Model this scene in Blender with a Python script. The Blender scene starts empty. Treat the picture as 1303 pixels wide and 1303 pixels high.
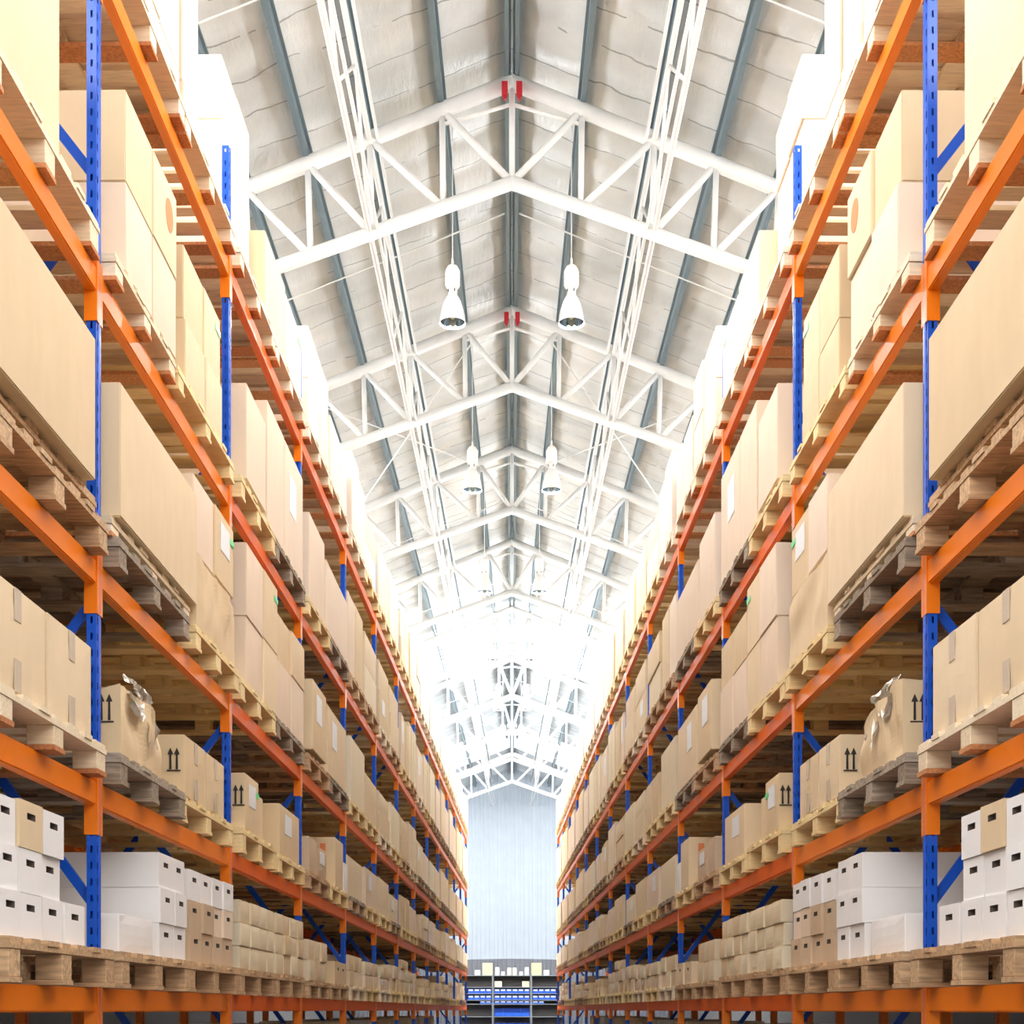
import bpy, bmesh, math, random
from mathutils import Vector, Matrix
PI = math.pi
random.seed(11)
sc = bpy.context.scene
C = sc.collection
HC = 1.7                      # eye height above the floor; heights below are given relative to it
TH = math.atan(34 / 1821)     # each rack run leans in towards the middle of the hall by about a degree
CS, SN = math.cos(TH), math.sin(TH)
BAY = 2.8
D0 = 3.75                     # first upright in front of the camera
def post_d(i): return D0 + BAY * i
LV = [.10, 1.047, 2.06, 3.40, 4.90]
NB = 13
FACE = 2.025                   # distance of the rack face from the axis
ORD = ['first', 'second', 'third', 'fourth', 'fifth', 'sixth', 'seventh', 'eighth', 'ninth', 'tenth', 'eleventh', 'twelfth', 'thirteenth', 'fourteenth', 'fifteenth']
LVN = ['lowest', 'second', 'third', 'fourth', 'top']
SIDE = {-1: 'left', 1: 'right'}

def W(s, X, d, z=0.0):
    """rack frame (distance X from the axis, distance d along it, height z above eye) to world; s = -1 left, 1 right"""
    x = -X * CS + d * SN; y = X * SN + d * CS
    return Vector((x if s < 0 else -x, y, z + HC))
def ROT(s): return TH * s

# ------------------------------------------------------------------ materials
def nt(name):
    m = bpy.data.materials.new(name); m.use_nodes = True
    t = m.node_tree; b = t.nodes['Principled BSDF']
    return m, t, b
def N(t, typ, **k):
    n = t.nodes.new(typ)
    for a, v in k.items(): setattr(n, a, v)
    return n
def srgb(r, g, b):
    f = lambda c: ((c / 255 + .055) / 1.055) ** 2.4 if c / 255 > .04045 else c / 255 / 12.92
    return (f(r), f(g), f(b), 1)
def plain(name, col, rough=.5, metal=0., bump=0., bscale=40, spec=.5):
    m, t, b = nt(name)
    b.inputs['Base Color'].default_value = col
    b.inputs['Roughness'].default_value = rough
    b.inputs['Metallic'].default_value = metal
    b.inputs['Specular IOR Level'].default_value = spec
    n = N(t, 'ShaderNodeTexNoise'); n.inputs['Scale'].default_value = bscale
    tc = N(t, 'ShaderNodeTexCoord'); t.links.new(tc.outputs['Object'], n.inputs['Vector'])
    mx = N(t, 'ShaderNodeMix', data_type='RGBA'); mx.inputs[6].default_value = col
    mx.inputs[7].default_value = (col[0] * .86, col[1] * .86, col[2] * .86, 1)
    t.links.new(n.outputs['Fac'], mx.inputs[0]); t.links.new(mx.outputs[2], b.inputs['Base Color'])
    if bump:
        bp = N(t, 'ShaderNodeBump'); bp.inputs['Strength'].default_value = bump; bp.inputs['Distance'].default_value = .01
        t.links.new(n.outputs['Fac'], bp.inputs['Height']); t.links.new(bp.outputs[0], b.inputs['Normal'])
    return m
def varied(name, ca, cb, rough, scale, stretch, dark=.8, bump=.15, bias=1.0):
    """two colours mixed by the object's own random number, with a stretched grain"""
    m, t, b = nt(name)
    oi = N(t, 'ShaderNodeObjectInfo'); tc = N(t, 'ShaderNodeTexCoord')
    mp = N(t, 'ShaderNodeMapping'); mp.inputs['Scale'].default_value = stretch
    add = N(t, 'ShaderNodeVectorMath', operation='ADD')
    cmb = N(t, 'ShaderNodeMath', operation='MULTIPLY'); cmb.inputs[1].default_value = 37.
    t.links.new(oi.outputs['Random'], cmb.inputs[0])
    t.links.new(tc.outputs['Object'], add.inputs[0]); t.links.new(cmb.outputs[0], add.inputs[1])
    t.links.new(add.outputs[0], mp.inputs['Vector'])
    n = N(t, 'ShaderNodeTexNoise'); n.inputs['Scale'].default_value = scale; n.inputs['Detail'].default_value = 4
    t.links.new(mp.outputs[0], n.inputs['Vector'])
    m1 = N(t, 'ShaderNodeMix', data_type='RGBA'); m1.inputs[6].default_value = ca; m1.inputs[7].default_value = cb
    t.links.new(oi.outputs['Random'], m1.inputs[0])
    r = N(t, 'ShaderNodeMapRange'); r.inputs[1].default_value = .35; r.inputs[2].default_value = .7
    r.inputs[3].default_value = 1.; r.inputs[4].default_value = dark
    t.links.new(n.outputs['Fac'], r.inputs[0])
    m2 = N(t, 'ShaderNodeVectorMath', operation='SCALE')
    t.links.new(m1.outputs[2], m2.inputs[0]); t.links.new(r.outputs[0], m2.inputs['Scale'])
    t.links.new(m2.outputs[0], b.inputs['Base Color'])
    b.inputs['Roughness'].default_value = rough
    bp = N(t, 'ShaderNodeBump'); bp.inputs['Strength'].default_value = bump; bp.inputs['Distance'].default_value = .004
    t.links.new(n.outputs['Fac'], bp.inputs['Height']); t.links.new(bp.outputs[0], b.inputs['Normal'])
    return m
M = {}
M['tan'] = varied('cardboard_tan', srgb(227, 206, 172), srgb(216, 191, 152), .72, 9, (1, 1, .4), .95, .08)
M['pink'] = varied('cardboard_pale', srgb(232, 212, 190), srgb(224, 202, 176), .7, 8, (1, 1, .4), .96, .08)
M['cream'] = varied('cardboard_cream', srgb(232, 218, 188), srgb(222, 204, 170), .7, 8, (1, 1, .4), .95, .08)
M['white'] = varied('cardboard_white', srgb(240, 238, 236), srgb(234, 232, 230), .6, 6, (1, 1, .4), .97, .05)
M['brown'] = varied('cardboard_brown', srgb(206, 182, 152), srgb(198, 172, 142), .75, 8, (1, 1, .4), .94, .08)
M['shaded_card'] = varied('cardboard_shaded', srgb(150, 122, 92), srgb(128, 104, 80), .8, 8, (1, 1, .4), .9, .08)  # cardboard darkened to carry the shade of the second rack
M['inside'] = plain('box_inside', srgb(110, 98, 88), .9)
M['fresh'] = varied('wood_fresh', srgb(240, 216, 160), srgb(232, 204, 148), .65, 14, (.7, 6, 6), .82, .3)
M['pale'] = varied('wood_pale', srgb(240, 224, 196), srgb(228, 206, 170), .65, 12, (.7, 6, 6), .8, .3)
M['worn'] = varied('wood_worn', srgb(216, 180, 138), srgb(196, 158, 118), .75, 10, (.7, 6, 6), .55, .4)
M['shaded'] = varied('wood_shaded', srgb(120, 92, 66), srgb(98, 76, 56), .85, 10, (.7, 6, 6), .4, .4)  # wood coloured dark to stand for shade behind the front racks
M['grey'] = varied('wood_grey', srgb(178, 162, 142), srgb(152, 134, 112), .8, 10, (.7, 6, 6), .45, .4)
M['chip'] = varied('pressed_chip', srgb(214, 150, 96), srgb(190, 120, 72), .8, 60, (1, 1, 1), .6, .3)
M['orange'] = plain('orange_paint', srgb(246, 128, 14), .36, 0, 0, 5, .35)
M['rust'] = plain('orange_red_paint', srgb(232, 98, 6), .45, 0, 0, 5, .25)
M['blue'] = plain('blue_paint', srgb(8, 84, 204), .3, 0, 0, 5)
M['white_paint'] = plain('white_paint', srgb(246, 244, 240), .4, 0, 0, 6)
M['galv'] = plain('galvanised', srgb(122, 140, 148), .4, .35, 0, 9)
M['red'] = plain('red_clamp', srgb(190, 40, 50), .4)
M['dark'] = plain('print_black', srgb(45, 38, 34), .7)
M['green'] = plain('green_tape', srgb(70, 226, 130), .4)
M['stamp'] = plain('orange_print', srgb(236, 140, 90), .7)
M['tape'] = plain('clear_tape', srgb(206, 190, 168), .22)
M['label'] = plain('paper_label', srgb(236, 238, 240), .5)
M['foil'] = plain('torn_foil', srgb(222, 214, 200), .25, .35, .6, 30)
M['lamp'] = plain('lamp_white', srgb(240, 236, 230), .35)
M['mirror'] = plain('lamp_reflector', srgb(200, 212, 222), .12, .9)
M['bulb'] = plain('bulb_glass', srgb(220, 215, 190), .1)
M['bin'] = plain('bin_blue', srgb(20, 90, 205), .4)
M['steel'] = plain('shelf_steel', srgb(150, 155, 160), .4, .3)
M['wallw'] = plain('cladding_white', srgb(202, 211, 220), .5, .0, 0, 2)
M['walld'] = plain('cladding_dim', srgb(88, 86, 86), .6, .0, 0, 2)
M['panel'] = plain('shelf_back', srgb(74, 70, 68), .7, 0, 0, 3)
M['wallg'] = plain('cladding_grey', srgb(132, 134, 142), .5, .1, 0, 2)
M['floor'] = plain('concrete', srgb(84, 82, 78), .35, 0, .1, 3)
M['yard'] = plain('yard_concrete', srgb(120, 118, 114), .8, 0, .1, 3)

def n2f(t, tc):
    q = N(t, 'ShaderNodeTexNoise'); q.inputs['Scale'].default_value = 2.1; t.links.new(tc.outputs['Object'], q.inputs['Vector']); return q.outputs['Fac']
def roof_mat():
    m, t, b = nt('foil_insulation')
    tc = N(t, 'ShaderNodeTexCoord')
    n = N(t, 'ShaderNodeTexNoise'); n.inputs['Scale'].default_value = .9; n.inputs['Detail'].default_value = 5
    t.links.new(tc.outputs['Object'], n.inputs['Vector'])
    mp = N(t, 'ShaderNodeMapping'); mp.inputs['Scale'].default_value = (9, 2, 2)
    t.links.new(tc.outputs['Object'], mp.inputs['Vector'])
    n2 = N(t, 'ShaderNodeTexNoise'); n2.inputs['Scale'].default_value = 2.2; n2.inputs['Detail'].default_value = 6
    t.links.new(mp.outputs[0], n2.inputs['Vector'])
    cr = N(t, 'ShaderNodeValToRGB'); cr.color_ramp.elements[0].position = .3; cr.color_ramp.elements[1].position = .7
    cr.color_ramp.elements[0].color = srgb(202, 206, 206); cr.color_ramp.elements[1].color = srgb(236, 238, 238)
    t.links.new(n.outputs['Fac'], cr.inputs[0])
    # lapped seams of the foil rolls, running down the slope and wandering a little
    sx = N(t, 'ShaderNodeSeparateXYZ'); t.links.new(tc.outputs['Object'], sx.inputs[0])
    ns = N(t, 'ShaderNodeTexNoise'); ns.inputs['Scale'].default_value = 1.6; ns.inputs['Detail'].default_value = 3; t.links.new(tc.outputs['Object'], ns.inputs['Vector'])
    def mth(op, a, bb):
        q = N(t, 'ShaderNodeMath', operation=op)
        for i_, v_ in enumerate((a, bb)):
            if v_ is None: continue
            if isinstance(v_, (int, float)): q.inputs[i_].default_value = v_
            else: t.links.new(v_, q.inputs[i_])
        return q.outputs[0]
    yy = mth('ADD', mth('MULTIPLY', ns.outputs['Fac'], .28), sx.outputs['Y'])
    fr = mth('FRACT', mth('DIVIDE', yy, .62), None)
    ln = mth('LESS_THAN', fr, .035)
    gate = mth('GREATER_THAN', n2f(t, tc), .42)
    ln = mth('MULTIPLY', mth('MULTIPLY', ln, gate), .55)
    mxs = N(t, 'ShaderNodeMix', data_type='RGBA'); t.links.new(ln, mxs.inputs[0]); t.links.new(cr.outputs[0], mxs.inputs[6]); mxs.inputs[7].default_value = srgb(96, 98, 98)
    t.links.new(mxs.outputs[2], b.inputs['Base Color'])
    b.inputs['Metallic'].default_value = .35; b.inputs['Roughness'].default_value = .36
    bp = N(t, 'ShaderNodeBump'); bp.inputs['Strength'].default_value = .22; bp.inputs['Distance'].default_value = .03
    t.links.new(n2.outputs['Fac'], bp.inputs['Height'])
    n3 = N(t, 'ShaderNodeTexNoise'); n3.inputs['Scale'].default_value = 45; n3.inputs['Detail'].default_value = 2
    t.links.new(tc.outputs['Object'], n3.inputs['Vector'])
    b2 = N(t, 'ShaderNodeBump'); b2.inputs['Strength'].default_value = .25; b2.inputs['Distance'].default_value = .01
    t.links.new(n3.outputs['Fac'], b2.inputs['Height']); t.links.new(bp.outputs[0], b2.inputs['Normal'])
    t.links.new(b2.outputs[0], b.inputs['Normal'])
    return m
M['roof'] = roof_mat()
def emit(name, col, st):
    m = bpy.data.materials.new(name); m.use_nodes = True; t = m.node_tree; t.nodes.clear()
    e = N(t, 'ShaderNodeEmission'); e.inputs[0].default_value = col; e.inputs[1].default_value = st
    o = N(t, 'ShaderNodeOutputMaterial'); t.links.new(e.outputs[0], o.inputs[0]); return m
M['sky'] = emit('translucent_sheet', (1, .99, .98, 1), 12.0)
M['sky_dim'] = emit('translucent_sheet_dim', (1, .99, .98, 1), 2.2)  # weaker glow, so the end wall does not wash out
M['eave_fill_end'] = emit('eave_fill_sheet_end', (.97, .985, 1, 1), 8.)
M['eave_fill'] = emit('eave_fill_sheet', (.97, .985, 1, 1), 8.9)  # added glow out of view, lifts the roof and upper loads
M['eave_fill_far'] = emit('eave_fill_sheet_far', (.97, .985, 1, 1), 27.)  # same added glow, stronger to whiten the far bays

# ------------------------------------------------------------------ mesh helpers
def box(bm, x0, x1, y0, y1, z0, z1, mi=0):
    v = [bm.verts.new((x, y, z)) for z in (z0, z1) for x, y in ((x0, y0), (x1, y0), (x1, y1), (x0, y1))]
    for f in ((0, 3, 2, 1), (4, 5, 6, 7), (0, 1, 5, 4), (1, 2, 6, 5), (2, 3, 7, 6), (3, 0, 4, 7)):
        q = bm.faces.new([v[i] for i in f]); q.material_index = mi
def union_boxes(bm, boxes):
    """one connected skin around touching boxes; boxes = (x0,x1,y0,y1,z0,z1[,material])"""
    r = lambda v: round(v, 5)
    xs = sorted({r(b[i]) for b in boxes for i in (0, 1)}); ys = sorted({r(b[i]) for b in boxes for i in (2, 3)}); zs = sorted({r(b[i]) for b in boxes for i in (4, 5)})
    ix = {v: i for i, v in enumerate(xs)}; iy = {v: i for i, v in enumerate(ys)}; iz = {v: i for i, v in enumerate(zs)}
    cell = {}
    for b in boxes:
        for i in range(ix[r(b[0])], ix[r(b[1])]):
            for j in range(iy[r(b[2])], iy[r(b[3])]):
                for k in range(iz[r(b[4])], iz[r(b[5])]): cell[i, j, k] = b[6] if len(b) > 6 else 0
    vs = {}
    def V(i, j, k):
        if (i, j, k) not in vs: vs[i, j, k] = bm.verts.new((xs[i], ys[j], zs[k]))
        return vs[i, j, k]
    for (i, j, k), m in cell.items():
        for d, q in (((-1, 0, 0), ((0, 0, 0), (0, 0, 1), (0, 1, 1), (0, 1, 0))), ((1, 0, 0), ((1, 0, 0), (1, 1, 0), (1, 1, 1), (1, 0, 1))),
                     ((0, -1, 0), ((0, 0, 0), (1, 0, 0), (1, 0, 1), (0, 0, 1))), ((0, 1, 0), ((0, 1, 0), (0, 1, 1), (1, 1, 1), (1, 1, 0))),
                     ((0, 0, -1), ((0, 0, 0), (0, 1, 0), (1, 1, 0), (1, 0, 0))), ((0, 0, 1), ((0, 0, 1), (1, 0, 1), (1, 1, 1), (0, 1, 1)))):
            if (i + d[0], j + d[1], k + d[2]) not in cell:
                f = bm.faces.new([V(i + a, j + b, k + c) for a, b, c in q]); f.material_index = m
def tube(bm, p, q, r, n=10, r2=None):
    p, q = Vector(p), Vector(q); a = (q - p).normalized(); u = a.orthogonal().normalized(); w = a.cross(u); r2 = r if r2 is None else r2
    A = [bm.verts.new(p + (u * math.cos(2 * PI * i / n) + w * math.sin(2 * PI * i / n)) * r) for i in range(n)]
    B = [bm.verts.new(q + (u * math.cos(2 * PI * i / n) + w * math.sin(2 * PI * i / n)) * r2) for i in range(n)]
    for i in range(n):
        f = bm.faces.new((A[i], A[(i + 1) % n], B[(i + 1) % n], B[i])); f.smooth = True
    bm.faces.new(A[::-1]); bm.faces.new(B)
def lathe(bm, prof, n=24, cap=False):
    rings = [[bm.verts.new((r * math.cos(2 * PI * i / n), r * math.sin(2 * PI * i / n), z)) for i in range(n)] for r, z in prof]
    for a, b in zip(rings, rings[1:]):
        for i in range(n):
            f = bm.faces.new((a[i], a[(i + 1) % n], b[(i + 1) % n], b[i])); f.smooth = True
    if cap: bm.faces.new(rings[0][::-1]); bm.faces.new(rings[-1])
def bar(bm, p, q, w, h, up=(0, 0, 1)):
    """rectangular bar from p to q"""
    p, q = Vector(p), Vector(q); a = (q - p).normalized(); up = Vector(up); sx = a.cross(up).normalized(); u = sx.cross(a)
    vs = [bm.verts.new(o + sx * sa * w / 2 + u * sb * h / 2) for o in (p, q) for sa, sb in ((-1, -1), (1, -1), (1, 1), (-1, 1))]
    for f in ((0, 1, 2, 3), (7, 6, 5, 4), (0, 4, 5, 1), (1, 5, 6, 2), (2, 6, 7, 3), (3, 7, 4, 0)): bm.faces.new([vs[i] for i in f])
def mesh(name, bm, mats):
    bmesh.ops.recalc_face_normals(bm, faces=bm.faces)
    me = bpy.data.meshes.new(name); bm.to_mesh(me); bm.free()
    for m in (mats if isinstance(mats, (list, tuple)) else [mats]): me.materials.append(M[m] if isinstance(m, str) else m)
    return me
def link(name, me, parent=None, loc=(0, 0, 0), rot=0.):
    o = bpy.data.objects.new(name, me); C.objects.link(o); o.location = loc; o.rotation_euler = (0, 0, rot)
    if parent: o.parent = parent
    return o
def tag(o, label, cat, group=None, kind=None):
    if label: o['label'] = label
    if cat: o['category'] = cat
    if group: o['group'] = group
    if kind: o['kind'] = kind
    return o
def struct(name, bm, m):
    o = link(name, mesh(name, bm, m)); o['kind'] = 'structure'; return o

# ------------------------------------------------------------------ pallets
PW, PL = 1.06, 1.29
def pallet_boxes(L, h, bottom=True):
    b = []; sk = .02; bh = h - sk - .044; W2, L2 = PW / 2, L / 2
    ys = [(-L2, -L2 + .13), (-.065, .065), (L2 - .13, L2)]
    xs = [(-W2, -W2 + .12), (-.06, .06), (W2 - .12, W2)]
    skids = [(-W2, W2, y0, y1, 0, sk) for y0, y1 in ys]
    blocks = [(x0 + .004, x1 - .004, y0 + .006, y1 - .006, sk, sk + bh, 1) for y0, y1 in ys for x0, x1 in xs]
    strg = [(x0, x1, -L2, L2, sk + bh, sk + bh + .022) for x0, x1 in xs]
    deck = []; n = 7; step = L / n
    for i in range(n):
        w = .1 if i % 2 else .13
        c = -L2 + step * (i + .5)
        e = .006 * ((i * 7) % 3 - 1)
        a0, a1 = c - w / 2, c + w / 2
        if i == 0: a0 = -L2
        if i == n - 1: a1 = L2
        deck.append((-W2 - e, W2 + e, a0, a1, h - .022, h))
    return skids, blocks, strg, deck
PM = {}
WOOD2 = {'fresh': 'fresh', 'pale': 'pale', 'worn': 'worn', 'grey': 'worn', 'shaded': 'shaded'}
def pallet_meshes(L, h, st):
    k = (round(L, 2), round(h, 3), st)
    if k not in PM:
        sk, bl, sg, dk = pallet_boxes(L, h)
        bm = bmesh.new(); union_boxes(bm, sk + bl + sg + dk); full = mesh('pallet', bm, [st, WOOD2[st]])
        bm = bmesh.new(); union_boxes(bm, sg + dk); deck = mesh('deck', bm, st)
        bm = bmesh.new(); b = bl[0]; cx, cy = (b[0] + b[1]) / 2, (b[2] + b[3]) / 2
        box(bm, b[0] - cx, b[1] - cx, b[2] - cy, b[3] - cy, 0, b[5] - b[4])
        bmesh.ops.bevel(bm, geom=bm.edges[:], offset=.003, segments=1, affect='EDGES')
        blk = mesh('block', bm, st if st != 'pale' else 'pale')
        bm = bmesh.new(); b0 = sk[0]; box(bm, b0[0], b0[1], -(b0[3] - b0[2]) / 2, (b0[3] - b0[2]) / 2, 0, b0[5])
        skm = mesh('skid', bm, ['chip' if st == 'pale' else st]); skm2 = mesh2 = None
        PM[k] = (full, deck, blk, skm, sk, bl)
    return PM[k]
WD = {'fresh': 'yellow fresh wood', 'pale': 'pale wood', 'worn': 'worn brown', 'grey': 'grey weathered', 'shaded': 'old dark'}
def place_words(s, bay, lv, tail=''):
    return f"{SIDE[s]} rack, {ORD[bay]} bay, {LVN[lv]} level{tail}"
def pallet(s, bay, lv, d0, d1, z, h, st, which, X0=1.97, detail=False, role=''):
    L = d1 - d0 if detail else PL
    full, deck, blk, skm, sk, bl = pallet_meshes(L, h, st)
    loc = W(s, X0 + PW / 2, (d0 + d1) / 2, z + .002); rz = ROT(s) + random.uniform(-.006, .006)
    lab = f"{WD[st]} pallet, {place_words(s, bay, lv)}, {which}{role}"
    if not detail:
        return tag(link('pallet', full, None, loc, rz), lab, 'pallet', 'wooden pallets on the racks')
    r = link('pallet', None, None, loc, rz); tag(r, lab, 'pallet', 'wooden pallets on the racks')
    link('deck', deck, r)
    for b in bl: link('block', blk, r, ((b[0] + b[1]) / 2, (b[2] + b[3]) / 2, b[4]))
    for b in sk: link('skid', skm, r, (0, (b[2] + b[3]) / 2, 0))
    return r

# ------------------------------------------------------------------ cartons
CM = {}
def carton_mesh(w, l, h, mat, kind='plain'):
    k = (round(w, 2), round(l, 2), round(h, 2), mat, kind)
    if k in CM: return CM[k]
    bm = bmesh.new()
    if kind == 'holes':       # a hand hole in both ends, a real opening with a dark pocket behind it
        cy0, cy1 = -.045, .045; cz0, cz1 = h * .62, h * .62 + .026
        t = .03
        bx = [(-w / 2, -w / 2 + t, -l / 2, cy0, 0, h), (-w / 2, -w / 2 + t, cy1, l / 2, 0, h), (-w / 2, -w / 2 + t, cy0, cy1, 0, cz0), (-w / 2, -w / 2 + t, cy0, cy1, cz1, h),
              (w / 2 - t, w / 2, -l / 2, cy0, 0, h), (w / 2 - t, w / 2, cy1, l / 2, 0, h), (w / 2 - t, w / 2, cy0, cy1, 0, cz0), (w / 2 - t, w / 2, cy0, cy1, cz1, h),
              (-w / 2 + t, w / 2 - t, -l / 2, l / 2, 0, h)]
        union_boxes(bm, bx)
        for f in bm.faces:
            c = f.calc_center_median()
            if cy0 - .001 <= c.y <= cy1 + .001 and cz0 - .001 <= c.z <= cz1 + .001 and abs(c.x) < w / 2 - .002: f.material_index = 1
        bmesh.ops.remove_doubles(bm, verts=bm.verts[:], dist=1e-5)
        me = mesh('archive_box', bm, [mat, 'inside'])
    else:
        box(bm, -w / 2, w / 2, -l / 2, l / 2, 0, h)
        bmesh.ops.subdivide_edges(bm, edges=bm.edges[:], cuts=3, use_grid_fill=True)
        rnd = random.Random(hash(k[:3]) & 0xffff)
        bl = .006
        for v in bm.verts:   # filled sides belly out a little
            a, b_, c = v.co.x / (w / 2), v.co.y / (l / 2), (v.co.z - h / 2) / (h / 2)
            v.co.x += a * bl * (1 - b_ * b_) * (1 - c * c) if abs(a) > .99 else 0
            v.co.y += b_ * .0015 * (1 - a * a) * (1 - c * c) if abs(b_) > .99 else 0
        es = [e for e in bm.edges if len(e.link_faces) == 2 and e.calc_face_angle(0) > 1.2]
        bmesh.ops.bevel(bm, geom=es, offset=.005, segments=2, affect='EDGES')
        for f in bm.faces: f.smooth = False
        me = mesh('carton', bm, mat)
    CM[k] = me
    return me
def plate(parent, name, pts_boxes, mat, label=None):
    bm = bmesh.new()
    for b in pts_boxes: box(bm, *b)
    o = link(name, mesh(name, bm, mat), parent)
    if label: o['label'] = label
    return o
def arrow_pair(parent, face, cu, cv, hh, s, w, l, glass=False, mat='dark', out=0.):
    """two up arrows above a bar, printed on the front ('y') or the aisle side ('x')"""
    bm = bmesh.new(); T = .0012
    def quad(pts):
        vs = []
        for off in (T, -.004):
            ring = []
            for u, v in pts:
                if face == 'y': ring.append(bm.verts.new((u, -l / 2 - off - .0068 - out, v)))
                else: ring.append(bm.verts.new((-s * (w / 2 + off + .0068), u, v)))
            vs.append(ring)
        bm.faces.new(vs[0]); bm.faces.new(vs[1][::-1]); n = len(pts)
        for i in range(n): bm.faces.new((vs[0][i], vs[0][(i + 1) % n], vs[1][(i + 1) % n], vs[1][i]))
    for k in (-1, 1):
        c = cu + k * hh * .15
        quad([(c - .05 * hh, cv), (c + .05 * hh, cv), (c + .04 * hh, cv + hh * .72), (c - .04 * hh, cv + hh * .72)])
        quad([(c - .13 * hh, cv + hh * .7), (c + .13 * hh, cv + hh * .7), (c, cv + hh)])
    quad([(cu - .32 * hh, cv - .09 * hh), (cu + .32 * hh, cv - .09 * hh), (cu + .32 * hh, cv - .03 * hh), (cu - .32 * hh, cv - .03 * hh)])
    if glass:
        g = cu - .75 * hh
        quad([(g - .2 * hh, cv + hh), (g - .17 * hh, cv + .5 * hh), (g, cv + .38 * hh), (g + .17 * hh, cv + .5 * hh), (g + .2 * hh, cv + hh)][::-1])
        quad([(g - .03 * hh, cv), (g + .03 * hh, cv), (g + .03 * hh, cv + .4 * hh), (g - .03 * hh, cv + .4 * hh)])
        quad([(g - .14 * hh, cv - .03), (g + .14 * hh, cv - .03), (g + .14 * hh, cv), (g - .14 * hh, cv)])
    o = link('handling_mark', mesh('handling_mark', bm, mat), parent); o['label'] = 'dark printed up arrows'
CW = {'tan': 'tan', 'pink': 'pale', 'cream': 'cream', 'white': 'white', 'brown': 'brown'}
def carton(s, bay, lv, X0, X1, d0, d1, z0, z1, mat, pos, name='carton', holes=False, tape=False, arrows=None, green=False, label=False, gap=.008):
    w, l, h = X1 - X0, d1 - d0 - gap, z1 - z0 - .002
    me = carton_mesh(w, l, h, mat, 'holes' if holes else 'plain')
    j = random.uniform(-.004, .004)
    o = link(name, me, None, W(s, (X0 + X1) / 2, (d0 + d1) / 2, z0 + .003), ROT(s) + j * (.5 if l > .5 else 1))
    size = 'tall' if h > 1.4 * max(l, .3) else ('wide' if l > .9 else '')
    nm = {'carton': 'carton', 'archive_box': 'archive box', 'small_carton': 'small carton'}[name]
    extra = ' with up arrows' if arrows else (' with green tape' if green else '')
    lab = ' '.join(f"{size} {CW[mat]} {nm}{extra}, {SIDE[s]} rack, {ORD[bay]} bay, {LVN[lv]} level, {pos}".split())
    tag(o, lab, nm, {'carton': 'cartons on the pallet racks', 'archive_box': 'archive boxes on the lowest level', 'small_carton': 'small cartons on the lowest level'}[name])
    ax = -s * (w / 2 + .0068)
    T = .0015
    def side(u0, u1, v0, v1): return (min(ax - s * -T, ax - s * T), max(ax - s * -T, ax - s * T), u0, u1, v0, v1)
    if tape:
        plate(o, 'tape', [side(-.035, .035, h - .13, h - .008)], 'tape'); plate(o, 'tape', [side(-.035, .035, .008, .13)], 'tape')
    if green: plate(o, 'green_tape', [side(l / 2 - .16, l / 2 - .02, h - .12, h - .085)], 'green', 'green tape strip')
    if label:
        plate(o, 'paper_label', [side(-l * .28, -l * .28 + min(.3, l * .5), h * .45, h * .45 + min(.3, h * .4))], 'label', 'white paper label')
    if arrows: arrow_pair(o, arrows[0], arrows[1], arrows[2], arrows[3], s, w, l, len(arrows) > 4)
    return o

# ------------------------------------------------------------------ pallet racks
def post_mesh(s, H):
    """hollow perforated upright: aisle plate with two columns of slots, front plate with a column of holes"""
    bm = bmesh.new(); w, l = .045, .07; pitch = .075
    n = int(H / pitch)
    def sheet(fn, us, holes):
        zs = [0]
        for i in range(n): zs += [i * pitch + .02, i * pitch + .052]
        zs.append(H); vs = {}
        def V(i, j):
            if (i, j) not in vs: vs[i, j] = bm.verts.new(fn(us[i], zs[j]))
            return vs[i, j]
        for j in range(len(zs) - 1):
            for i in range(len(us) - 1):
                if j % 2 == 1 and i in holes: continue
                bm.faces.new((V(i, j), V(i + 1, j), V(i + 1, j + 1), V(i, j + 1)))
    a = -s
    sheet(lambda u, z: (a * w / 2 + (a * .004 if .2 < u / l < .8 and False else 0), u - l / 2, z), [0, .012, .026, .044, .058, l], {1, 3})
    sheet(lambda u, z: (-w / 2 + u, -l / 2, z), [0, .018, .028, w], {1})
    sheet(lambda u, z: (-w / 2 + u, l / 2, z), [0, w], set())
    sheet(lambda u, z: (-a * w / 2, u - l / 2, z), [0, l], set())
    bmesh.ops.remove_doubles(bm, verts=bm.verts[:], dist=1e-5)
    c = [v for v in bm.verts if v.co.z > H - 1e-4]
    # stiffening fold standing proud in the middle of the aisle plate
    x = a * w / 2
    v = [bm.verts.new(p) for p in ((x, -.008, 0), (x + a * .006, -.004, 0), (x + a * .006, .004, 0), (x, .008, 0), (x, -.008, H), (x + a * .006, -.004, H), (x + a * .006, .004, H), (x, .008, H))]
    for q in ((0, 1, 5, 4), (1, 2, 6, 5), (2, 3, 7, 6)): bm.faces.new([v[i] for i in q])
    me = bpy.data.meshes.new('upright_post'); bm.to_mesh(me); bm.free(); me.materials.append(M['blue']); return me
RACKH = 5.65 + HC
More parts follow.
